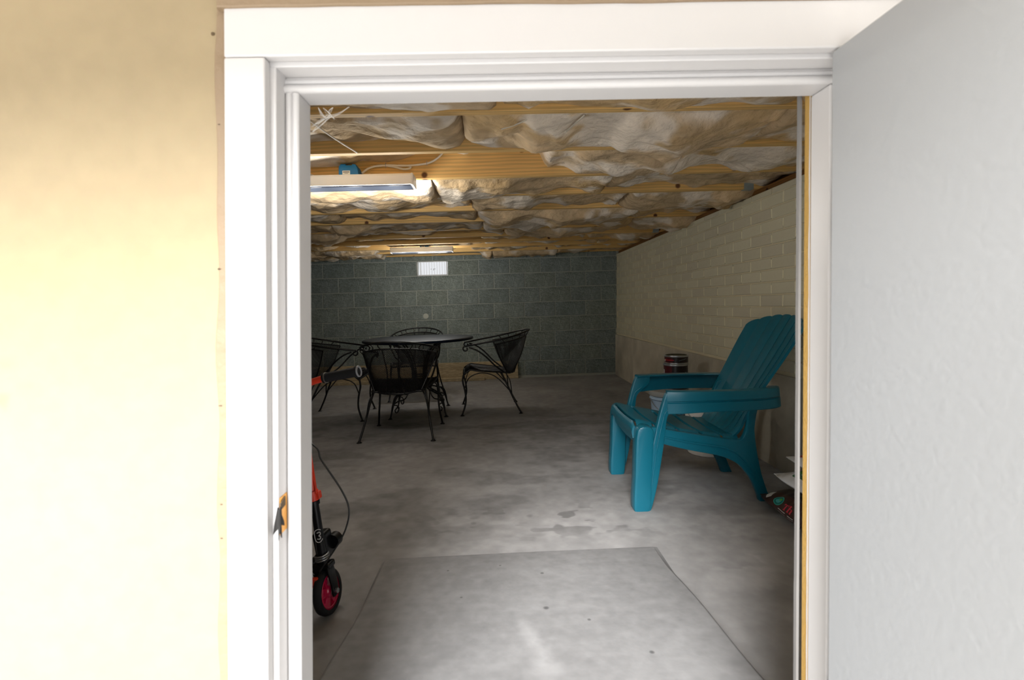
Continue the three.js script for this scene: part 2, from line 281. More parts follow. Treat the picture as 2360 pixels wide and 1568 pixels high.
{ // broken strike plate on the left jamb
  const y0 = 0.712, y = (v) => y0 + v + LEAN * -0.33;
  const sp = part('strike_plate', box(-0.3262, -0.3248, y(-0.028), y(0.028), 0.757, 0.7815, 0.0005), M.brass, frame);
  const shape = (pts, z0, m, name) => { const g = new THREE.ExtrudeGeometry(new THREE.Shape(pts.map(([a, b]) => new THREE.Vector2(a, b))), { depth: 0.0015, bevelEnabled: false }); g.rotateY(Math.PI / 2); g.translate(z0, y0 + LEAN * -0.33, 0); return part(name, g, m, frame); };
  shape([[0.755, 0.020], [0.772, 0.026], [0.773, 0.012], [0.7575, 0.010]], -0.3249, M.splinter, 'broken_wood');
  shape([[0.7515, 0.012], [0.757, 0.017], [0.7585, 0.002], [0.766, -0.010], [0.768, -0.018], [0.757, -0.012], [0.759, -0.033], [0.754, -0.022], [0.750, -0.024], [0.7528, -0.010]], -0.3246, M.dark, 'latch_hole');
  const ch = new THREE.ExtrudeGeometry(new THREE.Shape([[-0.3335, -0.025], [-0.326, -0.016], [-0.3255, -0.034], [-0.3245, -0.016], [-0.3245, 0.012], [-0.327, 0.016], [-0.3295, 0.002], [-0.332, -0.012]].map(([a, b]) => new THREE.Vector2(a, b))), { depth: 0.002, bevelEnabled: false });
  ch.translate(0, y0 + LEAN * -0.33, -0.7535); part('broken_wood', ch, M.dark, frame);
}
const door = structure('door_1');
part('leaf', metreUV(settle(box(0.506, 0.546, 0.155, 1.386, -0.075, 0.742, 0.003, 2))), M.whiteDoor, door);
{
  for (const s of [-1, 1]) { const k = lathe([[0.0, 0.062], [0.02, 0.06], [0.027, 0.046], [0.024, 0.034], [0.011, 0.026], [0.011, 0.008], [0.03, 0.006], [0.032, 0]], 28); k.rotateZ(s * Math.PI / 2); k.translate(s < 0 ? 0.546 : 0.506, 0.73, 0.012); part('knob', k, M.brass, door); }
  for (const h of [0.35, 1.15]) { const g = new THREE.CylinderGeometry(0.006, 0.006, 0.09, 12); g.translate(0.551, h, -0.737); part('hinge', g, M.steel, door); }
}
const roof = structure('roof');
part('soffit', house(-5.5, 4.5, 1.68, 1.71, -0.06, 0.95), mat(0xd8cfc0, 0.8), roof);
part('fascia', house(-5.5, 4.5, 1.66, 1.85, -0.09, -0.06), M.white, roof);

// ------------------------------------------------------------------ setting: room walls
const R = rng(7);
const wallBack = structure('wall_back');
{
  const tones = [0x939e9a, 0x8f9a97, 0x96a19b, 0x939d95, 0x8b9793].map((c) => mat(c, 0.95, { map: tiled(blockMap, 0.6), bumpMap: tiled(blockMap, 0.35), bumpScale: 0.003 }));
  const mortar = mat(0xa9ada5, 0.95, { bumpMap: tiled(fine, 0.2), bumpScale: 0.002 });
  part('mortar_dab', lathe([[0, 0.006], [0.03, 0.005], [0.05, 0.001], [0.052, 0]], 14).rotateX(Math.PI / 2).translate(-0.975, 0.90 + LEAN * -0.975, -6.9115), mat(0xbfc2b8, 0.95), wallBack);
  const L = 0.4255, C = 0.2032, Zb = 6.91, vx0 = -1.10, vx1 = vx0 + L, vh0 = 0.03 + 7 * C, vh1 = vh0 + C;
  part('mortar_bed', [house(-3.5, vx0, -0.1, 2.0, Zb + 0.004, Zb + 0.2), house(vx1, 1.9, -0.1, 2.0, Zb + 0.004, Zb + 0.2), house(vx0, vx1, -0.1, vh0, Zb + 0.004, Zb + 0.2), house(vx0, vx1, vh1, 2.0, Zb + 0.004, Zb + 0.2)], mortar, wallBack);
  const kinds = [0, 1, 2].map(() => chamferBox(L - 0.011, C - 0.010, 0.03, 0.003, 0.003, R));
  for (let r = 0; r < 9; r++) for (let i = -6; i < 8; i++) {
    let x0 = vx0 + i * L + (r % 2 ? 0 : L / 2) , x1 = x0 + L; if (r === 7 && i === 0) continue; if (x0 > 1.6 || x1 < -3.3) continue;
    const cut = x1 > 1.675; const g = cut ? chamferBox(1.672 - x0 - 0.006, C - 0.01, 0.03, 0.003, 0, R) : kinds[(i + r * 2 + 18) % 3], xc = cut ? (x0 + 0.005 + 1.672) / 2 : (x0 + x1) / 2;
    const b = part('block', g, tones[Math.floor(R() * 5)], wallBack); b.position.set(xc, 0.03 + (r + 0.5) * C + LEAN * xc, -Zb - 0.013 + R() * 0.001); b.rotation.z = LEAN;
  }
}
const wallRight = structure('wall_right');
{
  const paint = [0xcfc9ae, 0xccc6ab, 0xd2ccb0, 0xcac3aa].map((c) => mat(c, 0.62, { bumpMap: tiled(rough2, 0.25), bumpScale: 0.003 }));
  const bed = mat(0xe0d6b6, 0.7, { bumpMap: tiled(fine, 0.1), bumpScale: 0.003 });
  const X = 1.67, L = 0.2464, C = 0.0759, top = 1.64, low = 0.56;
  part('mortar_bed', house(X + 0.006, X + 0.12, low - 0.02, 1.68, 0.95, 7.1), bed, wallRight);
  part('stem_wall', house(X - 0.012, X + 0.14, -0.1, low, 0.95, 6.915, 0.006), M.parge, wallRight);
  const kinds = [0, 1, 2, 3].map(() => chamferBox(0.034, C - 0.008, L - 0.011, 0.003, 0.0025, R)), spare = [];
  const halfTop = chamferBox(0.034, 0.036, L - 0.011, 0.003, 0.002, R);
  for (let r = -1; r < 15; r++) for (let i = -12; i < 17; i++) {
    const z = 3.11 + (i + (r % 2 === 0 ? 0.5 : 0)) * L, h = r < 0 ? top + 0.0205 : top - (r + 0.5) * C; if (z < 1.05 || z > 6.82 || h < low) continue;
    const g = r < 0 ? halfTop : kinds[Math.floor(R() * 4)], m = paint[Math.floor(R() * 4)], x = X + 0.0175 - R() * 0.0015;
    if (z < 2.55) { spare.push(g.clone().translate(x, h + LEAN * X, -z)); continue; }
    part('brick', g, m, wallRight).position.set(x, h + LEAN * X, -z);
  }
  const joints = [];
  for (let r = 0; r < 14; r++) for (let i = -2; i < 17; i++) {
    const z = 3.11 + (i + (r % 2 === 0 ? 0 : 0.5)) * L, h = top - (r + 0.5) * C; if (z < 2.5 || z > 6.8) continue;
    const len = C * (0.62 + 0.3 * R()); joints.push(chamferBox(0.012, len, 0.011, 0.002, 0.002, R).translate(X + 0.0045 + 0.001 * R(), h + LEAN * X + (R() - 0.5) * 0.012, -z));
  }
  part('head_joint', joints, mat(0xe9e2c2, 0.7), wallRight).userData.kind = 'stuff';
  const rest = part('brick', spare, paint[0], wallRight); rest.userData.kind = 'stuff';
}
const wallLeft = structure('wall_left');
part('block_face', house(-3.5, -3.35, -0.1, 2.0, 0.95, 7.1), mat(0x5a605c, 0.95, { bumpMap: tiled(blockMap, 0.4), bumpScale: 0.003 }), wallLeft);

// ------------------------------------------------------------------ setting: ceiling of joists and glass wool
const ceiling = structure('ceiling');
const JZ = [0.955, 1.40, 1.808, 2.262, 2.73, 3.187, 3.68, 4.152, 4.60, 5.07, 5.53, 5.99, 6.45, 6.86], JH = 1.72, JT = 0.038;
{
  part('subfloor', house(-3.5, 1.9, JH + 0.235, JH + 0.26, 0.75, 7.12), M.ply, ceiling);
  JZ.forEach((z, i) => { const g = settle(metreUV(box(-3.45, 1.80, JH, JH + 0.235, z, z + JT, 0.003), i * 1.37, i * 0.113)); part('joist', g, M.wood, ceiling); });
  part('sill_plate', house(1.70, 1.86, 1.68, JH, 0.95, 7.05), M.woodDark, ceiling);
  part('rim_board', house(1.80, 1.84, JH, JH + 0.235, 0.95, 7.05), M.woodDark, ceiling);
  const droop = { // how high the wool's underside hangs over each bay, left to right
    1: [[-3, 0.02], [-1.2, 0.03], [-0.5, 0.02], [0.2, 0.01], [0.8, 0.0], [1.7, 0.03]],
    2: [[-3, 0.03], [-0.85, 0.055], [-0.62, 0.062], [-0.42, 0.035], [-0.24, -0.006], [-0.1, 0.03], [0.08, 0.03], [0.16, -0.012], [0.26, 0.0], [0.36, 0.028], [0.46, 0.02], [0.56, -0.03], [0.75, -0.055], [0.92, -0.02], [1.1, 0.012], [1.3, 0.035], [1.67, 0.045]],
    3: [[-3, 0.05], [-0.95, 0.075], [-0.6, 0.10], [-0.42, 0.14], [0.22, 0.145], [0.28, 0.07], [0.36, 0.07], [0.46, 0.03], [0.62, -0.01], [0.85, -0.03], [1.0, 0.02], [1.2, 0.035], [1.4, -0.01], [1.67, 0.04]],
  };
  let seed = 5;
  for (let k = 0; k < JZ.length - 1; k++) {
    const z0 = JZ[k] + JT + 0.002, z1 = JZ[k + 1] - 0.002, cuts = [-3.44];
    const r = rng(100 + k * 7); let x = -2.7 + r() * 0.5; while (x < 1.5) { cuts.push(x); x += 0.85 + r() * 0.5; } cuts.push(1.79);
    for (let c = 0; c + 1 < cuts.length; c++) {
      const a = cuts[c] + 0.004, b = cuts[c + 1] - 0.004, nx = Math.ceil((b - a) / 0.022), nz = 20, s = ++seed, tilt = (hash(s, 3, 1) - 0.5) * 0.05;
      const low = (xx, t) => {
        const base = droop[k] ? interp(droop[k], xx) : 0.052 - 0.085 * smooth(0.35, 0.7, fbm(xx * 1.3 + k * 5.3, k * 2.1, 3, 0, 21)) + 0.05 * (fbm(xx * 5 + k, k, 2, 0, 22) - 0.5);
        const z = mix(z0, z1, t), belly = 0.018 * (1 - Math.sin(Math.PI * clamp(t * 0.9 + 0.05))), crumple = 0.06 * (fbm(xx * 4.2 + s * 3.1, z * 7, 4, 0, 23) - 0.5), crease = -0.02 * Math.pow(Math.abs(Math.sin(xx * 7 + 5 * fbm(xx * 3, z * 5, 2, 0, 27) + s)), 6);
        const edge = 0.03 * (Math.exp(-(xx - a) / 0.012) + Math.exp(-(b - xx) / 0.012)) - 0.014, ends = tilt * ((xx - a) / (b - a) - 0.5);
        const hang = base + belly + crumple + crease + edge + ends, held = smooth(0, 0.16, t) * smooth(0, 0.16, 1 - t), clear = k > 7 ? 0.02 * smooth(-1.7, -1.3, xx) * (1 - smooth(-0.4, 0, xx)) : 0;
        return JH + Math.min(0.19, mix(Math.max(hang, 0.004), Math.max(hang, k > 7 && clear > 0.01 ? 0.0 : -0.2), held) + clear);
      };
      const pos = [], uv = [], idx = [], W = nx + 1, N = W * (nz + 1), run = new Array(W).fill(0), last = [];
      for (const up of [0, 1]) for (let j = 0; j <= nz; j++) for (let i = 0; i <= nx; i++) {
        const xx = mix(a, b, i / nx), t = j / nz, h = up ? JH + 0.23 : low(xx, t); if (j) run[i] += Math.hypot((z1 - z0) / nz, h - last[i]); else run[i] = 0; last[i] = h;
        pos.push(xx, h + LEAN * xx, -mix(z0, z1, t)); uv.push(xx + s * 0.37, run[i] + s * 0.71);
      }
      const q = (A, B, C2, D) => idx.push(A, B, C2, A, C2, D);
      for (let j = 0; j < nz; j++) for (let i = 0; i < nx; i++) { const A = j * W + i; q(A, A + W, A + W + 1, A + 1); q(N + A, N + A + 1, N + A + W + 1, N + A + W); }
      for (let i = 0; i < nx; i++) { q(i, i + 1, N + i + 1, N + i); const A = nz * W + i; q(A + 1, A, N + A, N + A + 1); }
      for (let j = 0; j < nz; j++) { const A = j * W, B = A + nx; q(A + W, A, N + A, N + A + W); q(B, B + W, N + B + W, N + B); }
      const g = new THREE.BufferGeometry(); g.setAttribute('position', new THREE.Float32BufferAttribute(pos, 3)); g.setAttribute('uv', new THREE.Float32BufferAttribute(uv, 2)); g.setIndex(idx);
      part('insulation_batt', toCreasedNormals(g, 1.1), M.insul, ceiling);
    }
  }
  // spring wires that hold the wool up, and a few hangers at the wall
  const wire = mat(0xd9cfbd, 0.6);
  for (const [x0, zz0, x1, zz1, h0, h1] of [[0.02, 1.98, 0.16, 1.86, 1.715, 1.735], [-0.62, 2.25, -0.70, 1.86, 1.718, 1.73], [0.20, 2.24, 0.33, 1.86, 1.715, 1.72], [-0.86, 6.66, -0.73, 6.5, 1.715, 1.715], [-0.95, 2.70, -1.1, 2.32, 1.73, 1.76]]) part('support_wire', tube([[x0, h0 + LEAN * x0, -zz0], [(x0 + x1) / 2, (h0 + h1) / 2 - 0.006 + LEAN * x0, -(zz0 + zz1) / 2], [x1, h1 + LEAN * x1, -zz1]], 0.0035, 8, 5), wire, ceiling);
  for (const k of [5, 6, 8, 9]) { const z = JZ[k]; part('joist_hanger', [house(1.60, 1.662, JH + 0.0, JH + 0.13, z - 0.003, z), house(1.60, 1.662, JH - 0.003, JH, z - 0.003, z + JT + 0.003), house(1.60, 1.662, JH, JH + 0.13, z + JT, z + JT + 0.003)], M.galv, ceiling); }
}

// ------------------------------------------------------------------ vent in the back wall
{
  const t = thing('foundation_vent', 'white screened foundation vent glowing with daylight high in the dark block wall', 'vent');
  stand(t, -0.887, 1.4534, 6.91);
  const m = mat(0xe8e8e6, 0.5), w = 0.41, h = 0.19, bar = (x0, x1, y0, y1, z0, z1, r = 0.002) => box(x0, x1, y0, y1, z0, z1, r);
  part('frame', [bar(-w / 2, w / 2, 0.004, 0.014, 0.02, 0.06), bar(-w / 2, w / 2, h, h + 0.008, 0.02, 0.06), bar(-w / 2, -w / 2 + 0.008, 0.004, h + 0.008, 0.02, 0.06), bar(w / 2 - 0.008, w / 2, 0.004, h + 0.008, 0.02, 0.06), bar(-0.165, -0.161, 0.01, h, 0.02, 0.05)], m, t);
  for (let i = 0; i < 10; i++) part('louver', bar(-0.155 + i * 0.036 - 0.0012, -0.155 + i * 0.036 + 0.0012, 0.012, h, 0.075, 0.09, 0.001), m, t);
  part('screw_head', bar(-0.02, -0.012, 0.09, 0.097, 0.035, 0.045), M.dark, t);
  part('damper_lever', [bar(0.012, 0.045, 0.092, 0.096, 0.035, 0.045), bar(0.014, 0.018, 0.07, 0.094, 0.035, 0.045)], M.dark, t);
}

// ------------------------------------------------------------------ boards along the back wall
{
  const b1 = mesh('lumber_board', metreUV(box(-1.6, 1.6, 0, 0.243, -0.019, 0.019, 0.003), 0.2, 0.02), M.plank); b1.userData = { label: 'wide pale board standing on edge against the dark block wall behind the table', category: 'board' };
  stand(b1, -1.298, 0.001, 6.882);
  const b2 = mesh('lumber_board', metreUV(box(-1.4, 1.4, 0, 0.042, -0.045, 0.045, 0.003), 0.9, 0.15), M.plank); b2.userData = { label: 'narrow low board lying on the floor in front of the wide one behind the table', category: 'board' };
  stand(b2, -1.56, 0.001, 6.81);
}

// ------------------------------------------------------------------ strip lights, boxes, cable
const lensMat = mat(0x30343c, 0.14, { emissive: 0x3a4052, emissiveIntensity: 0.6 });
function stripLight(label, x, z, len, power) {
  const t = thing('strip_light', label, 'light', 'strip lights under the joists'); stand(t, x, JH - 0.066, z);
  const w = len / 2;
  part('housing', [slab([[-0.056, 0.006], [-0.056, 0.052], [-0.046, 0.064], [0.046, 0.064], [0.056, 0.052], [0.056, 0.006], [0.05, 0.004], [-0.05, 0.004]], len - 0.02, 0.001, false).rotateY(Math.PI / 2)], mat(0xf6f8fb, 0.4), t);
  part('lens', new RoundedBoxGeometry(len - 0.03, 0.008, 0.1, 2, 0.002).translate(0, 0.003, 0), lensMat, t);
  for (const s of [-1, 1]) part('end_cap', new RoundedBoxGeometry(0.012, 0.062, 0.114, 3, 0.004).translate(s * (w - 0.006), 0.033, 0), mat(0xe6e8ea, 0.45), t);
  for (const k of [-1, 0, 1]) { const l = new THREE.PointLight(0xfffcf6, power, 0, 2); l.position.set(k * len * 0.33, -0.11, 0); l.castShadow = true; l.shadow.radius = 2; t.add(l); }  // added fill lights below the lens, for a fitting taken as switched off
  return t;
}
stripLight('white strip light with bluish lens under joists, the nearer one, cut by door frame', -0.76, 2.655, 0.66, LAMP_FILL);
stripLight('smaller looking far strip light hanging just before the bright wall vent', -0.865, 5.84, 0.72, LAMP_FILL * 0.85);
function stickerMap() {
  const c = document.createElement('canvas'); c.width = 128; c.height = 64; const g = c.getContext('2d');
  g.fillStyle = '#e9ebe8'; g.fillRect(0, 0, 128, 64); g.fillStyle = '#2b2f33'; g.fillRect(14, 12, 100, 22);
  g.fillStyle = '#e9ebe8'; for (let i = 0; i < 20; i++) g.fillRect(18 + i * 5, 12, (i * 7) % 3 + 1, 22); g.fillStyle = '#555'; g.fillRect(34, 42, 60, 6);
  const t = new THREE.CanvasTexture(c); t.colorSpace = THREE.SRGBColorSpace; return t;
}
const stickerMat = mat(0xffffff, 0.5, { map: stickerMap() }), boxBlue = mat(0x0a74b4, 0.45);
function junctionBox(label, x, z) {
  const t = thing('junction_box', label, 'electrical box', 'blue boxes above the strip lights'); stand(t, x, JH - 0.001, z);
  const s = [[-0.058, 0], [0.062, 0], [0.062, 0.004], [0.050, 0.006], [0.046, 0.034], [0.036, 0.056], [0.020, 0.058], [0.018, 0.052], [-0.014, 0.052], [-0.016, 0.058], [-0.040, 0.058], [-0.050, 0.046], [-0.052, 0.004], [-0.058, 0.003]];
  part('shell', slab(s, 0.095, 0.002, false), boxBlue, t);
  const f = part('flange', new RoundedBoxGeometry(0.02, 0.006, 0.06, 2, 0.002).translate(0.066, 0.006, 0), boxBlue, t);
  part('sticker', new RoundedBoxGeometry(0.04, 0.02, 0.0012, 1, 0.0005).translate(-0.012, 0.014, 0.048), stickerMat, t);
  return t;
}
junctionBox('bright blue junction box with white sticker on top of the nearer strip light', -0.768, 2.674);
junctionBox('dark blue junction box above the far strip light by the vent', -0.845, 5.925);
{
  const t = thing('cable', 'white electrical cable looping along the joist from the nearer blue box', 'cable'), m = mat(0xe9e4da, 0.5), z = -2.712;
  const P = (x, h, dz = 0) => [x, h + LEAN * x, z + dz];
  part('sheath', [tube([P(-0.715, 1.742, 0.03), P(-0.68, 1.775, 0.01), P(-0.62, 1.79), P(-0.555, 1.782), P(-0.50, 1.768), P(-0.465, 1.772), P(-0.47, 1.785, -0.002), P(-0.53, 1.79, -0.004)], 0.0055, 44, 7), tube([P(-0.66, 1.785, 0.004), P(-0.58, 1.79, 0.002), P(-0.50, 1.786), P(-0.42, 1.79), P(-0.36, 1.80), P(-0.31, 1.83), P(-0.27, 1.88)], 0.0055, 40, 7)], m, t);
  for (const [x, h] of [[-0.375, 1.797], [-0.595, 1.79]]) part('staple', tube([P(x, h - 0.012, -0.004), P(x, h - 0.008, 0.009), P(x, h + 0.008, 0.009), P(x, h + 0.012, -0.004)], 0.0015, 8, 5), M.steel, t);
}
{
  const t = thing('cobweb', 'dusty white cobweb strands across the top left corner of the doorway', 'cobweb'), m = mat(0xe6e2da, 0.9), r = rng(55), out = [];
  const P = (x, h, z) => [x, h + LEAN * x, -z];
  const lines = [[[-0.303, 1.29, 0.832], [-0.285, 1.322, 0.84], [-0.262, 1.34, 0.845], [-0.235, 1.354, 0.833]], [[-0.302, 1.30, 0.84], [-0.282, 1.328, 0.845], [-0.272, 1.345, 0.84], [-0.265, 1.355, 0.835]], [[-0.303, 1.275, 0.835], [-0.292, 1.30, 0.84], [-0.272, 1.335, 0.842]], [[-0.284, 1.355, 0.836], [-0.276, 1.338, 0.84], [-0.268, 1.328, 0.846]], [[-0.292, 1.355, 0.834], [-0.286, 1.335, 0.84], [-0.282, 1.325, 0.84]]];
  for (const l of lines) for (const p of l) { p[0] = -0.304 + (p[0] + 0.304) * 0.9; p[1] = 1.3545 - (1.355 - p[1]) * 0.5; }
  for (const l of lines) for (let k = 0; k < 4; k++) out.push(tube(l.map(([x, h, z], i) => P(x + (i % 3 ? (r() - 0.5) * 0.006 : 0), h + (i % 3 ? (r() - 0.5) * 0.006 : 0), z)), 0.00012 + r() * 0.0002, 14, 4));
  part('strand', out, m, t).userData.kind = 'stuff';
}

// ------------------------------------------------------------------ wrought-iron table and chairs
{
  const t = thing('patio_table', 'round black metal patio table with glossy top among four iron chairs', 'table'); stand(t, -0.735, 0, 4.87, 0.06);
  part('tabletop', lathe([[0, 0.724], [0.49, 0.724], [0.512, 0.7235], [0.526, 0.719], [0.531, 0.711], [0.528, 0.702], [0.518, 0.697], [0.506, 0.70], [0.50, 0.712], [0, 0.712]], 72), M.glossBlack, t);
  part('apron_ring', new THREE.TorusGeometry(0.36, 0.008, 8, 56).rotateX(Math.PI / 2).translate(0, 0.700, 0), M.iron, t);
  part('centre_ring', new THREE.TorusGeometry(0.075, 0.007, 8, 32).rotateX(Math.PI / 2).translate(0, 0.36, 0), M.iron, t);
  for (let k = 0; k < 4; k++) {
    const a = Math.PI / 4 + k * Math.PI / 2, at = (r, y, off = 0) => [Math.cos(a) * r - Math.sin(a) * off, y, Math.sin(a) * r + Math.cos(a) * off];
    const g = [-0.016, 0.016].flatMap((o) => [tube([at(0.34, 0.70, o), at(0.20, 0.63, o), at(0.10, 0.50, o), at(0.075, 0.36, o), at(0.11, 0.26, o), at(0.20, 0.225, o), at(0.285, 0.195, o * 0.8), at(0.325, 0.12, o * 0.4), at(0.345, 0.05, 0), at(0.36, 0.008, 0)], 0.0075, 60, 7)]);
    g.push(tube([at(0.10, 0.28), at(0.18, 0.165), at(0.265, 0.15), at(0.315, 0.13)], 0.006, 24, 7));
    g.push(tube([at(0.325, 0.12), at(0.285, 0.115), at(0.262, 0.085), at(0.272, 0.055), at(0.296, 0.05), at(0.305, 0.075), at(0.287, 0.085)], 0.0055, 36, 7));
    const leg = part('leg', g, M.iron, t);
    const p = at(0.36, 0); part('foot', lathe([[0, 0.016], [0.011, 0.014], [0.014, 0.006], [0.024, 0.002], [0.024, 0], [0, 0]], 18).translate(p[0], 0, p[2]), M.iron, leg);
  }
}
function makePatioChair() {
  const t = new THREE.Group();
  const sym = (pts, s) => pts.map(([x, y, z]) => [x, y, z * s]);
  const half = [[0.205, 0.648, 0.262], [0.08, 0.668, 0.288], [-0.06, 0.69, 0.298], [-0.20, 0.718, 0.274], [-0.31, 0.745, 0.21], [-0.385, 0.764, 0.11], [-0.405, 0.77, 0]];
  const rail = [...half, ...half.slice(0, -1).reverse().map(([x, y, z]) => [x, y, -z])];
  const low = [[-0.055, 0.655, 0.290], [-0.185, 0.676, 0.262], [-0.288, 0.698, 0.20], [-0.356, 0.714, 0.105], [-0.376, 0.719, 0]], lowRail = [...low, ...low.slice(0, -1).reverse().map(([x, y, z]) => [x, y, -z])];
  const bot = [[-0.165, 0.375, 0.185], [-0.20, 0.366, 0.135], [-0.228, 0.36, 0.07], [-0.236, 0.358, 0]], botRail = [...bot, ...bot.slice(0, -1).reverse().map(([x, y, z]) => [x, y, -z])];
  const cl = curve(lowRail), cb = curve(botRail);
  const scroll = (s) => { const p = []; for (let i = 0; i <= 16; i++) { const a = Math.PI * 0.5 - i / 16 * Math.PI * 1.75, r = 0.026 - 0.012 * i / 16; p.push([0.222 + Math.cos(a) * r, 0.62 + Math.sin(a) * r, 0.258 * s]); } return p; };
  const br = part('back_rail', [tube(rail, 0.0085, 90, 8), tube(lowRail, 0.006, 60, 7), ...[1, -1].map((s) => tube([[0.205, 0.648, 0.262 * s], ...scroll(s)], 0.007, 36, 7))], M.iron, t);
  const loops = []; const cr = curve(rail);
  for (let i = 0; i <= 10; i++) { const a = 0.20 + 0.6 * i / 10, p = cr.getPoint(a), q = cl.getPoint(clamp((a - 0.14) / 0.72)); loops.push(tube([p, p.clone().lerp(q, 0.5).add(V(0, 0, i % 2 ? 0.012 : -0.012)), q], 0.0045, 8, 5)); }
  part('rail_scrolls', loops, M.iron, br);
  const bp = (u, v) => { const a = cb.getPoint(u), b = cl.getPoint(u), p = a.lerp(b, v); p.x -= 0.02 * Math.sin(Math.PI * v) * Math.sin(Math.PI * u); return p; };
  part('back_mesh', strands(bp, 0.62, 0.36, 0.0125, 0.0022), M.ironMesh, t);
  part('back_frame', [tube(botRail, 0.007, 40, 7), ...[1, -1].flatMap((s) => [tube(sym([[-0.055, 0.655, 0.290], [-0.10, 0.52, 0.245], [-0.165, 0.375, 0.185]], s), 0.007, 16, 7)]), tube([[-0.37, 0.71, 0.06], [-0.30, 0.53, 0.045], [-0.24, 0.36, 0.07]], 0.005, 12, 6), tube([[-0.37, 0.71, -0.06], [-0.30, 0.53, -0.045], [-0.24, 0.36, -0.07]], 0.005, 12, 6)], M.iron, t);
  for (const s of [1, -1]) part('arm_support', tube(sym([[0.19, 0.632, 0.262], [0.12, 0.605, 0.272], [0.04, 0.545, 0.27], [-0.05, 0.45, 0.245], [-0.13, 0.385, 0.205]], s), 0.0075, 30, 7), M.iron, t);
  // seat: waterfall front, a little dished
  const sp = (u, v) => { const w = mix(0.195, 0.252, smooth(0, 0.7, v)), x = mix(-0.19, 0.245, v), fall = v > 0.86 ? 0.05 * ((v - 0.86) / 0.14) ** 2 : 0; return V(x, 0.372 + 0.055 * v - fall - 0.016 * Math.sin(Math.PI * u) * Math.sin(Math.PI * Math.min(1, v * 1.1)), (u * 2 - 1) * w * (1 - 0.06 * Math.max(0, v - 0.8))); };
  part('seat_mesh', strands(sp, 0.5, 0.46, 0.0125, 0.0022), M.ironMesh, t);
  const rim = []; for (let i = 0; i <= 8; i++) rim.push(sp(0, i / 8)); for (let i = 1; i <= 8; i++) rim.push(sp(i / 8, 1)); for (let i = 7; i >= 0; i--) rim.push(sp(1, i / 8)); for (let i = 7; i >= 1; i--) rim.push(sp(i / 8, 0));
  part('seat_frame', tube(rim, 0.008, 120, 8, true), M.iron, t);
  const foot = (p) => lathe([[0, 0.018], [0.010, 0.015], [0.012, 0.007], [0.021, 0.003], [0.021, 0], [0, 0]], 16).translate(p[0], 0, p[2]);
  for (const s of [1, -1]) {
    let l = part('leg', tube(sym([[0.20, 0.415, 0.236], [0.243, 0.385, 0.246], [0.258, 0.32, 0.252], [0.238, 0.215, 0.254], [0.236, 0.12, 0.262], [0.27, 0.01, 0.277]], s), 0.0085, 36, 7), M.iron, t); part('foot', foot([0.27, 0, 0.277 * s]), M.iron, l);
    l = part('leg', [tube(sym([[-0.10, 0.384, 0.20], [-0.16, 0.26, 0.228], [-0.22, 0.12, 0.256], [-0.275, 0.01, 0.282]], s), 0.0085, 24, 7)], M.iron, t); part('foot', foot([-0.275, 0, 0.282 * s]), M.iron, l);
    part('brace', [tube(sym([[0.241, 0.255, 0.253], [0.20, 0.345, 0.25], [0.11, 0.385, 0.243], [0.02, 0.378, 0.236], [-0.07, 0.33, 0.232], [-0.185, 0.205, 0.24]], s), 0.0055, 40, 6), tube(sym([[-0.15, 0.37, 0.19], [-0.185, 0.30, 0.222], [-0.20, 0.165, 0.246]], s), 0.0055, 16, 6)], M.iron, t);
  }
  return t;
}
const chair0 = makePatioChair();
[['black iron patio chair at right of the round table, seen from its side', -0.06, 4.92, Math.PI + 0.05],
 ['black iron patio chair nearest the doorway, its mesh back turned to the door', -0.755, 4.09, Math.PI / 2 - 0.03],
 ['black iron patio chair at left of the table behind the scooter grip', -1.50, 4.83, 0.04],
 ['black iron patio chair behind the round table, only its top rail showing', -0.90, 5.73, -Math.PI / 2 + 0.04],
].forEach(([label, x, z, turn], i) => {
  const c = i ? chair0.clone() : chair0; c.name = numbered('patio_chair'); c.userData = { label, category: 'chair', group: 'iron chairs around the round table' }; scene.add(c); stand(c, x, 0, z, turn);
});

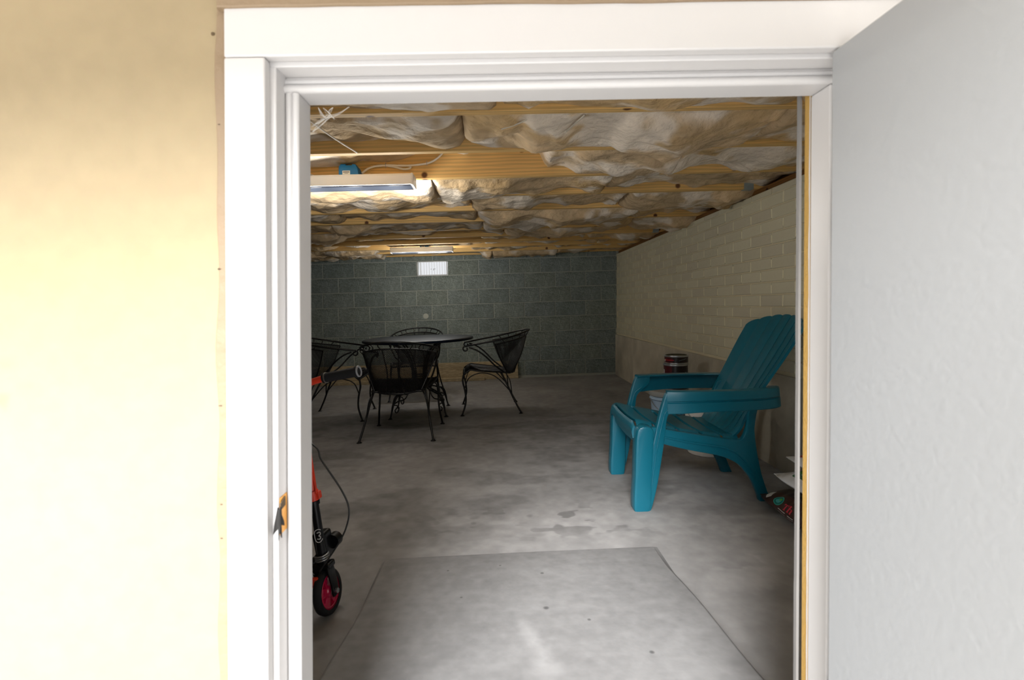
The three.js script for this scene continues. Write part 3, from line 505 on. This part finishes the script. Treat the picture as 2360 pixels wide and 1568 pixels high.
// ------------------------------------------------------------------ green plastic garden chair
{
  const t = thing('adirondack_chair', 'dark teal plastic adirondack chair with slatted fan back by the brick wall', 'chair'); stand(t, 1.045, 0, 2.675, Math.PI - 0.015);
  // back: seven slats that fan out, on a raked profile
  const prof = curve([[-0.165, 0.315, 0], [-0.215, 0.36, 0], [-0.275, 0.44, 0], [-0.375, 0.595, 0], [-0.505, 0.80, 0], [-0.578, 0.912, 0]]);
  const halfW = (t2) => interp([[0, 0.205], [0.25, 0.222], [0.5, 0.25], [0.8, 0.285], [1, 0.30]], t2);
  for (let i = 0; i < 7; i++) {
    const c0 = (i - 3.5) / 3.5, c1 = (i - 2.5) / 3.5;
    const tip = (f) => 1.0 - 0.155 * Math.pow(Math.abs(f), 2.2);
    const P = (u, v) => {
      const f = mix(c0, c1, u), cap = tip(f) - 0.008 * Math.pow(Math.abs(u * 2 - 1), 3), tt = v * cap, p = prof.getPoint(tt), hw = halfW(tt), gap = 0.0035 * (u < 0.5 ? 1 : -1) * Math.pow(Math.abs(u * 2 - 1), 2);
      const n = prof.getTangent(tt), bow = 0.045 * f * f * smooth(0, 0.5, tt) + 0.003 * (1 - Math.pow(u * 2 - 1, 2));
      return V(p.x + n.y * bow, p.y - n.x * bow, f * hw + gap);
    };
    part('back_slat', shell(P, 6, 22, 0.013), M.teal, t);
  }
  // seat: six slats across
  const sp = curve([[0.350, 0.365, 0], [0.352, 0.398, 0], [0.332, 0.416, 0], [0.25, 0.398, 0], [0.15, 0.372, 0], [0.05, 0.350, 0], [-0.05, 0.333, 0], [-0.13, 0.322, 0], [-0.185, 0.322, 0]]);
  const cuts = [0, 0.225, 0.375, 0.525, 0.675, 0.82, 1];
  for (let i = 0; i < 6; i++) {
    const a = cuts[i] + (i ? 0.014 : 0), b = cuts[i + 1] - 0.014;
    part('seat_slat', shell((u, v) => { const p = sp.getPoint(mix(a, b, 1 - u)), w = mix(0.25, 0.215, mix(a, b, 1 - u)), k = v * 2 - 1; return V(p.x, p.y - 0.010 * Math.cos(k * Math.PI / 2) - 0.02 * smooth(0.9, 1, Math.abs(k)), k * w); }, 8, 18, 0.011), M.teal, t);
  }
  for (const s of [1, -1]) {
    // side rail sweeping back into the rear leg
    const side = slab([[0.27, 0.402], [0.15, 0.376], [0.0, 0.345], [-0.11, 0.322], [-0.185, 0.318], [-0.212, 0.37], [-0.225, 0.45], [-0.262, 0.535], [-0.30, 0.535], [-0.268, 0.45], [-0.252, 0.36], [-0.262, 0.25], [-0.285, 0.13], [-0.325, 0.004], [-0.318, 0.0], [-0.272, 0.0], [-0.262, 0.03], [-0.225, 0.115], [-0.165, 0.19], [-0.076, 0.238], [0.093, 0.28], [0.235, 0.322], [0.29, 0.36]], 0.034, 0.006, true, 110);
    const groove = slab([[0.25, 0.358], [0.10, 0.318], [-0.07, 0.283], [-0.14, 0.255], [-0.20, 0.20], [-0.25, 0.11], [-0.257, 0.113], [-0.206, 0.206], [-0.145, 0.262], [-0.072, 0.291], [0.10, 0.326], [0.25, 0.366]], 0.046, 0.002, true, 60);
    for (const g of [side, groove]) { const p = g.attributes.position; for (let i = 0; i < p.count; i++) p.setZ(i, p.getZ(i) * 1 + s * mix(0.215, 0.272, clamp((p.getX(i) + 0.33) / 0.6))); g.computeVertexNormals(); }
    part('side_rail', [toCreasedNormals(side, 0.6), toCreasedNormals(groove, 0.6)], M.teal, t);
    // front leg: a broad rounded channel, and the arm post rising from it
    const leg = slab([[0.296, 0.0], [0.374, 0.0], [0.366, 0.18], [0.357, 0.34], [0.345, 0.397], [0.315, 0.412], [0.278, 0.402], [0.268, 0.36], [0.282, 0.18]], 0.078, 0.012, true, 70).translate(0, 0, s * 0.264);
    part('front_leg', leg, M.teal, t);
    const post = slab([[0.292, 0.0], [0.328, 0.0], [0.312, 0.14], [0.272, 0.33], [0.236, 0.47], [0.206, 0.558], [0.190, 0.568], [0.12, 0.568], [0.125, 0.52], [0.165, 0.488], [0.200, 0.448], [0.218, 0.33], [0.255, 0.13]], 0.032, 0.006, true, 90).translate(0, 0, s * 0.279);
    const rib = slab([[0.298, 0.02], [0.305, 0.02], [0.262, 0.29], [0.222, 0.45], [0.208, 0.48], [0.17, 0.505], [0.17, 0.498], [0.202, 0.474], [0.215, 0.447], [0.255, 0.288]], 0.040, 0.002, true, 60).translate(0, 0, s * 0.279);
    part('arm_post', [post, rib], M.teal, t);
    // arm: narrow flat top with a deep two-step apron
    const path = curve([[0.200, 0, 0.300], [0.10, 0, 0.318], [-0.05, 0, 0.326], [-0.20, 0, 0.318], [-0.30, 0, 0.296], [-0.362, 0, 0.262], [-0.392, 0, 0.215]]), sec = [[-0.052, -0.002], [-0.01, 0], [-0.002, -0.003], [0.001, -0.010], [0.003, -0.043], [-0.003, -0.0465], [-0.003, -0.0495], [0.004, -0.053], [0.006, -0.094], [0.003, -0.098], [-0.006, -0.096], [-0.010, -0.014], [-0.050, -0.013], [-0.054, -0.008]];
    const pos = [], idx = [], n = 40, m = sec.length;
    for (let i = 0; i <= n; i++) { const p = path.getPoint(i / n), d = path.getTangent(i / n), o = V(-d.z, 0, d.x).multiplyScalar(-1); const lift = 0.577 - 0.006 * (i / n), k = mix(1.12, 1.0, smooth(0, 0.35, i / n)); for (const [a, b] of sec) pos.push(p.x + o.x * a, lift + b * k, s * (p.z + o.z * a)); }
    for (let i = 0; i < n; i++) for (let j = 0; j < m; j++) { const a = i * m + j, b = i * m + (j + 1) % m; s > 0 ? idx.push(a, a + m, b, b, a + m, b + m) : idx.push(a, b, a + m, b, b + m, a + m); }
    const c0 = pos.length / 3; for (const i of [0, n]) { let cx = 0, cy = 0, cz = 0; for (let j = 0; j < m; j++) { const q = (i * m + j) * 3; cx += pos[q] / m; cy += pos[q + 1] / m; cz += pos[q + 2] / m; } pos.push(cx, cy, cz); const c = pos.length / 3 - 1; for (let j = 0; j < m; j++) { const a = i * m + j, b = i * m + (j + 1) % m; idx.push(c, a, b); } }
    const g = new THREE.BufferGeometry(); g.setAttribute('position', new THREE.Float32BufferAttribute(pos, 3)); g.setIndex(idx); part('arm', toCreasedNormals(g, 0.5), M.teal, t);
  }
  part('front_apron', shell((u, v) => V(0.348 - 0.006 * v, 0.372 - 0.055 * v - 0.012 * Math.sin(Math.PI * u) * v, (u * 2 - 1) * 0.235), 12, 3, 0.01), M.teal, t);
}

// ------------------------------------------------------------------ buckets and cans behind the chair
function bucket(label, x, z, r, h, body, lid, band) {
  const t = thing('plastic_bucket', label, 'bucket'); stand(t, x, 0, z);
  part('body', lathe([[0, 0], [r * 0.86, 0], [r * 0.88, 0.006], [r * 0.965, h * 0.78], [r * 0.97, h * 0.8], [r * 1.03, h * 0.805], [r * 1.03, h * 0.83], [r * 0.975, h * 0.835], [r * 0.98, h * 0.93], [0, h * 0.93]], 48), body, t);
  part('lid', lathe([[0, h - 0.008], [r * 0.82, h - 0.008], [r * 0.84, h], [r * 1.0, h], [r * 1.05, h - 0.006], [r * 1.05, h - 0.034], [r * 1.02, h - 0.038], [r * 0.99, h - 0.03]], 48), lid, t);
  const pts = []; for (let i = 0; i <= 14; i++) { const a = Math.PI * i / 14; pts.push([Math.cos(a) * (r * 1.04), h * 0.82 - Math.sin(a) * 0.11, Math.sin(a) * 0.02 + r * 1.0 * Math.sin(a)]); }
  part('handle', tube(pts, 0.003, 36, 6), M.steel, t);
  if (band) part('label_band', lathe([[r * 0.912, h * 0.20], [r * 0.918, h * 0.20], [r * 0.948, h * 0.50], [r * 0.942, h * 0.50]], 48), band, t);
  return t;
}
bucket('pale blue plastic bucket with grey lid behind the green chair, carrying paint cans', 1.335, 3.79, 0.143, 0.328, mat(0xa9c4de, 0.4), mat(0x9ea2a0, 0.5), mat(0x5d9cd0, 0.5));
bucket('white plastic bucket with tan label behind the green chair, close to the brick wall', 1.40, 3.26, 0.142, 0.37, mat(0xe8e6e0, 0.4), mat(0xdcdad4, 0.5), mat(0xcfa860, 0.6));
function canMap(lower) {
  const c = document.createElement('canvas'); c.width = 1024; c.height = 256; const g = c.getContext('2d');
  g.fillStyle = '#4a1016'; g.fillRect(0, 0, 1024, 256); g.fillStyle = '#160a0b'; g.fillRect(560, 0, 464, 256);
  g.fillStyle = '#a8242c'; g.fillRect(250, 112, 330, 40); g.fillStyle = '#e4d9b8'; g.beginPath(); g.arc(412, 132, 20, 0, 7); g.fill();
  g.fillStyle = '#dfe4ea'; g.font = 'bold 66px sans-serif'; g.fillText('BEHR', 262, lower ? 92 : 205); g.fillStyle = '#8fa3a8'; g.save(); g.translate(640, 150); g.rotate(-0.6); g.fillRect(0, 0, 150, 10); g.restore();
  const t = new THREE.CanvasTexture(c); t.colorSpace = THREE.SRGBColorSpace; t.wrapS = THREE.RepeatWrapping; return t;
}
function paintCan(label, h0, h, r, map) {
  const t = thing('paint_can', label, 'paint can'); stand(t, 1.385, h0, 3.80, -0.1);
  part('body', lathe([[r, 0.008], [r, h - 0.012]], 48).rotateY(Math.PI * 0.73), mat(0xffffff, 0.35, { map }), t);
  part('rim', lathe([[0, 0.002], [r * 0.98, 0.002], [r * 1.03, 0], [r * 1.03, 0.009], [r, 0.010]], 48), M.steel, t);
  part('rim', lathe([[r, h - 0.014], [r * 1.035, h - 0.012], [r * 1.035, h - 0.002], [r * 1.0, h], [r * 0.93, h - 0.002]], 48), M.steel, t);
  part('lid', lathe([[r * 0.94, h - 0.002], [r * 0.90, h - 0.002], [r * 0.88, h - 0.009], [0, h - 0.009]], 48), mat(0x5c5a4a, 0.4, { metalness: 0.6 }), t);
  return t;
}
paintCan('dark red paint can with white lettering standing on the grey bucket lid', 0.3285, 0.200, 0.089, canMap(true));
paintCan('shallow dark paint tin stacked on top of the tall red paint can', 0.5292, 0.066, 0.087, canMap(false));

// ------------------------------------------------------------------ bags by the right wall
function bagMap(kind) {
  const c = document.createElement('canvas'); c.width = 1024; c.height = 640; const g = c.getContext('2d'); // u along the bag's length, v across, front edge at the bottom
  const oval = (x, y, a, b, f) => { g.fillStyle = f; g.beginPath(); g.ellipse(x, y, a, b, 0, 0, 7); g.fill(); };
  if (kind === 0) {
    g.fillStyle = '#2a1c17'; g.fillRect(0, 0, 1024, 640); g.fillStyle = '#3e241a'; g.fillRect(0, 470, 1024, 170);
    g.fillStyle = '#e6e6e2'; g.beginPath(); g.moveTo(50, 520); g.lineTo(120, 470); g.lineTo(150, 540); g.lineTo(110, 585); g.fill();
    oval(262, 548, 52, 46, '#3fb0a0'); oval(262, 548, 46, 39, '#0b6a63'); oval(262, 544, 32, 22, '#4fa8a8'); oval(276, 532, 18, 11, '#5fae3a');
    g.fillStyle = '#d5384a'; g.font = 'bold 84px serif'; g.save(); g.translate(336, 590); g.rotate(0.04); g.fillText('Th', 0, 0); g.restore();
    g.fillStyle = '#cfd3d6'; g.fillRect(300, 612, 90, 8); g.fillRect(420, 618, 60, 8);
  } else if (kind === 1) {
    g.fillStyle = '#e4e6ea'; g.fillRect(0, 0, 1024, 640); g.fillStyle = '#1f5e33'; g.beginPath(); g.moveTo(95, 150); g.lineTo(1000, 150); g.lineTo(1000, 500); g.lineTo(200, 500); g.fill();
    oval(190, 400, 60, 50, '#3f8a3a'); oval(270, 420, 50, 36, '#8fb4a8'); oval(520, 260, 90, 60, '#274f2c'); g.fillStyle = '#dfe6ea'; g.fillRect(430, 380, 200, 22);
  } else { g.fillStyle = '#e6e7ea'; g.fillRect(0, 0, 1024, 640); g.fillStyle = '#9c1f2a'; g.fillRect(90, 60, 930, 430); }
  const t = new THREE.CanvasTexture(c); t.colorSpace = THREE.SRGBColorSpace; return t;
}
function bag(label, kind, x, h, z, len, wid, thick, turn, seed) {
  const t = thing('soil_bag', label, 'bag', 'bags stacked by the right wall'); stand(t, x, h, z, turn);
  const m = mat(0xffffff, kind ? 0.4 : 0.38, { map: bagMap(kind) });
  const side = (up) => { // u along the length (away from the door = 0), v across
    const nu = 56, nv = 34, pos = [], uv = [], idx = [];
    for (let j = 0; j <= nv; j++) for (let i = 0; i <= nu; i++) {
      const u = i / nu, v = j / nv, a = Math.sin((u * 2 - 1) * Math.PI / 2) * 0.35 + (u * 2 - 1) * 0.65, b = Math.sin((v * 2 - 1) * Math.PI / 2), full = Math.pow(Math.max(0, 1 - Math.pow(Math.abs(a), 3.2)), 0.55) * Math.pow(Math.max(0, 1 - Math.pow(Math.abs(b), 3)), 0.6);
      const wr = 0.012 * (fbm(u * 14 + seed, v * 5, 3, 0, 91) - 0.5) * (Math.abs(b) > 0.4 ? 1.6 : 0.7) + 0.006 * Math.sin(u * 60 + 6 * fbm(u * 5, v * 3, 2, 0, seed)) * smooth(0.45, 0.95, Math.abs(b));
      const y = up ? thick * 0.42 + full * thick * 0.58 + wr * full : thick * 0.42 * (1 - full) + 0.001;
      const pinch = 1 - 0.05 * Math.pow(Math.abs(a), 4) + 0.012 * Math.sin(a * 9 + seed);
      pos.push(b * wid / 2 * pinch, y, a * len / 2 * (1 - 0.03 * Math.pow(Math.abs(b), 4))); uv.push(u, 1 - (1 - v) * 1);
    }
    for (let j = 0; j < nv; j++) for (let i = 0; i < nu; i++) { const A = j * (nu + 1) + i, B = A + nu + 1; up ? idx.push(A, A + 1, B + 1, A, B + 1, B) : idx.push(A, B + 1, A + 1, A, B, B + 1); }
    const g = new THREE.BufferGeometry(); g.setAttribute('position', new THREE.Float32BufferAttribute(pos, 3)); g.setAttribute('uv', new THREE.Float32BufferAttribute(uv, 2)); g.setIndex(idx); g.computeVertexNormals(); return g;
  };
  part('sack', [side(true), side(false)], m, t);
  const sm = mat(kind ? 0xdfe2e6 : 0x35221b, 0.5);
  for (const s of [-1, 1]) part('seam', new RoundedBoxGeometry(wid * 0.9, 0.004, 0.022, 1, 0.001).translate(0, thick * 0.42, s * (len / 2 + 0.006)), sm, t);
  return t;
}
bag('brown plastic bag of soil with a green oval logo lying on the floor', 0, 1.465, 0.0, 2.07, 0.62, 0.385, 0.125, 0, 3);
bag('white bag with a green label lying on top of the brown bag', 1, 1.49, 0.130, 2.05, 0.58, 0.33, 0.085, 0.02, 8);
bag('white bag with red print, topmost in the stack by the wall', 2, 1.52, 0.218, 2.06, 0.54, 0.28, 0.07, 0.02, 13);

// ------------------------------------------------------------------ kick scooter leaning by the door
{
  const t = thing('kick_scooter', 'black and orange kick scooter with pink front wheel leaning just inside the door', 'scooter'); stand(t, -0.555, 0, 1.69, 0, 0.17);
  const steer = new THREE.Group(); // local: y up the stem, +z the way the front wheel points
  const Q = new THREE.Quaternion().setFromEuler(new THREE.Euler(0, -0.20, 0)), turnG = (g) => g.applyQuaternion(Q);
  const black = mat(0x121315, 0.32, { metalness: 0.3 }), rubber = mat(0x17171a, 0.75), orange = mat(0xf0452a, 0.35), pink = new THREE.MeshPhysicalMaterial({ color: 0xd4164c, roughness: 0.2, clearcoat: 1 }), grip = mat(0x26262a, 0.85, { bumpMap: tiled(fine, 0.03), bumpScale: 0.002 });
  const r = 0.073;
  const wheel = (at, Qw, hubMat) => {
    const tyre = lathe([[r * 0.76, -0.013], [r * 0.86, -0.016], [r * 0.96, -0.011], [r, 0], [r * 0.96, 0.011], [r * 0.86, 0.016], [r * 0.76, 0.013], [r * 0.74, 0], [r * 0.76, -0.013]], 48).rotateZ(Math.PI / 2);
    const hub = [lathe([[r * 0.62, -0.010], [r * 0.77, -0.011], [r * 0.77, 0.011], [r * 0.62, 0.010], [r * 0.62, -0.010]], 48).rotateZ(Math.PI / 2), lathe([[0, -0.013], [r * 0.26, -0.013], [r * 0.26, 0.013], [0, 0.013]], 28).rotateZ(Math.PI / 2)];
    for (let k = 0; k < 5; k++) { const a = k * Math.PI * 2 / 5; hub.push(slab([[-0.012, 0.012], [0.012, 0.012], [0.017, 0.05], [-0.017, 0.05]], 0.016, 0.003, false).rotateY(Math.PI / 2).rotateX(a)); }
    const w = part('wheel', tyre.applyQuaternion(Qw).translate(...at), rubber, t); part('hub', hub.map((g) => g.applyQuaternion(Qw).translate(...at)), hubMat, w);
  };
  wheel([0, r, 0], Q, pink);
  const S = (x, y, z) => { const v = V(x, y, z).applyQuaternion(Q); return [v.x, v.y, v.z]; };
  const rake = (y) => -0.10 * (y - 0.073); // the stem leans back
  part('fork', [...[-1, 1].map((s) => slab([[-0.016, 0.060], [0.0, 0.056], [0.016, 0.062], [0.020, 0.10], [0.014, 0.158], [-0.02, 0.158], [-0.016, 0.10]], 0.007, 0.002).rotateY(Math.PI / 2).translate(s * 0.026, 0, -0.004)), new RoundedBoxGeometry(0.066, 0.02, 0.042, 3, 0.006).translate(0, 0.160, -0.008)].map((g) => turnG(clean(g))), black, t);
  for (const s of [-1, 1]) part('axle_bolt', turnG(new THREE.CylinderGeometry(0.008, 0.009, 0.01, 6).rotateZ(Math.PI / 2).translate(s * 0.034, 0.073, 0)), M.steel, t);
  const cyl = (y0, y1, r0, r1 = r0) => { const g = new THREE.CylinderGeometry(r1, r0, y1 - y0, 24); g.translate(0, (y0 + y1) / 2, 0); const p = g.attributes.position; for (let i = 0; i < p.count; i++) p.setZ(i, p.getZ(i) + rake(p.getY(i))); return turnG(g); };
  const stem = part('stem', [cyl(0.165, 0.37, 0.0165, 0.0135), cyl(0.165, 0.19, 0.021), cyl(0.362, 0.374, 0.018)], black, t);
  for (const y of [0.168, 0.175, 0.182]) part('suspension_ring', turnG(new THREE.TorusGeometry(0.0215, 0.003, 6, 24).rotateX(Math.PI / 2).translate(0, y + 0.014, rake(y))), M.steel, t);
  { // white round badge on the stem: a broken ring and an S-like stroke, lying on the tube
    const on = (a, y) => { const th = a / 0.0152, x = Math.sin(th) * 0.0158, z = Math.cos(th) * 0.0158 + rake(y); return S(x, y, z); }, c = 0.006, y0 = 0.262, ring = [], ess = [];
    for (let i = 0; i <= 22; i++) { const a = 0.9 + i / 22 * 4.7; ring.push(on(c + Math.cos(a) * 0.0155, y0 + Math.sin(a) * 0.021)); }
    for (const [a, b] of [[-0.004, 0.010], [0.005, 0.011], [0.007, 0.004], [0.001, 0.0], [0.006, -0.004], [0.0035, -0.011], [-0.005, -0.009]]) ess.push(on(c + a, y0 + b));
    part('badge', [tube(ring, 0.0012, 44, 5), tube(ess, 0.0013, 30, 5)], mat(0xf0f0f0, 0.5), stem);
  }
  part('clamp', [cyl(0.376, 0.408, 0.018), turnG(new RoundedBoxGeometry(0.014, 0.026, 0.018, 2, 0.004).translate(0.020, 0.392, rake(0.40))), turnG(tube([[0.018, 0.40, 0.01 + rake(0.40)], [0.016, 0.43, 0.005 + rake(0.43)], [0.006, 0.46, rake(0.43)]], 0.004, 10, 6))], orange, t);
  part('upper_tube', cyl(0.41, 0.762, 0.0145), orange, t);
    const bar = [tube([[-0.225, 0.777, rake(0.785)], [-0.11, 0.7765, rake(0.785)], [0, 0.767, rake(0.785)], [0.11, 0.7765, rake(0.785)], [0.225, 0.777, rake(0.785)]].map((p) => S(...p)), 0.0115, 40, 14)];
  part('handlebar', bar, orange, t);
  for (const s of [-1, 1]) {
    const g = lathe([[0, 0], [0.014, 0], [0.020, 0.004], [0.0205, 0.010], [0.017, 0.013], [0.0165, 0.122], [0.0185, 0.124], [0.0185, 0.132], [0.0125, 0.133]], 28).rotateZ(s * Math.PI / 2).translate(s * 0.236, 0.7775, rake(0.785));
    const gg = part('grip', turnG(g), grip, t);
    part('end_ring', turnG(new THREE.TorusGeometry(0.0165, 0.0035, 8, 24).rotateY(Math.PI / 2).translate(s * 0.2365, 0.7775, rake(0.785))), mat(0x8c8d90, 0.5), gg);
    part('collar', turnG(new THREE.CylinderGeometry(0.0188, 0.0188, 0.004, 24).rotateZ(Math.PI / 2).translate(s * 0.114, 0.7770, rake(0.785))), M.steel, gg);
  }
  // deck runs away to the left behind the front wall
  const D = new THREE.Quaternion().setFromEuler(new THREE.Euler(0, Math.PI / 2 + 0.5, 0)).premultiply(new THREE.Quaternion().setFromEuler(new THREE.Euler(0, 0, -0.17)));
  const dk = (g) => g.applyQuaternion(D).translate(-0.03, 0.10, -0.04);
  part('deck', [dk(clean(new RoundedBoxGeometry(0.13, 0.024, 0.56, 3, 0.01).translate(0, -0.012, -0.42))), dk(clean(tube([[0, 0.07, 0], [0, 0.04, -0.08], [0, -0.005, -0.16]], 0.018, 12, 10)))], black, t);
  { const p = V(0, 0, -0.76).applyQuaternion(D).add(V(-0.03, 0.10, -0.04)); const Qr = D.clone(); wheel([p.x, p.y - 0.03, p.z], Qr, pink); }
  part('folding_knob', [turnG(new THREE.CylinderGeometry(0.024, 0.024, 0.03, 20).rotateX(Math.PI / 2).translate(0.014, 0.212, -0.075)), turnG(new RoundedBoxGeometry(0.05, 0.09, 0.05, 3, 0.01).translate(-0.012, 0.215, -0.05))], black, t);
  part('brake_bracket', [turnG(new RoundedBoxGeometry(0.030, 0.022, 0.016, 2, 0.004).translate(-0.014, 0.128, 0.030)), turnG(new RoundedBoxGeometry(0.034, 0.006, 0.02, 2, 0.002).translate(-0.022, 0.114, 0.034))], orange, t);
  const cab = [[0.057, 0.584, 0.03], [0.091, 0.522, 0.05], [0.141, 0.421, 0.07], [0.156, 0.358, 0.08], [0.131, 0.297, 0.07], [0.089, 0.244, 0.06], [0.028, 0.184, 0.035], [-0.003, 0.153, 0.02]];
  part('brake_cable', tube([[-0.17, 0.735, -0.04], ...cab].map((p) => V(...p)), 0.0028, 90, 6), mat(0x3a3c3c, 0.4), t);
  part('brake_wire', tube([[-0.014, 0.15, 0.03], [-0.045, 0.165, 0.02], [-0.055, 0.14, 0.025], [-0.045, 0.118, 0.03], [-0.02, 0.115, 0.036]].map((p) => S(...p)), 0.0016, 24, 5), M.steel, t);
}

renderer.render(scene, camera);
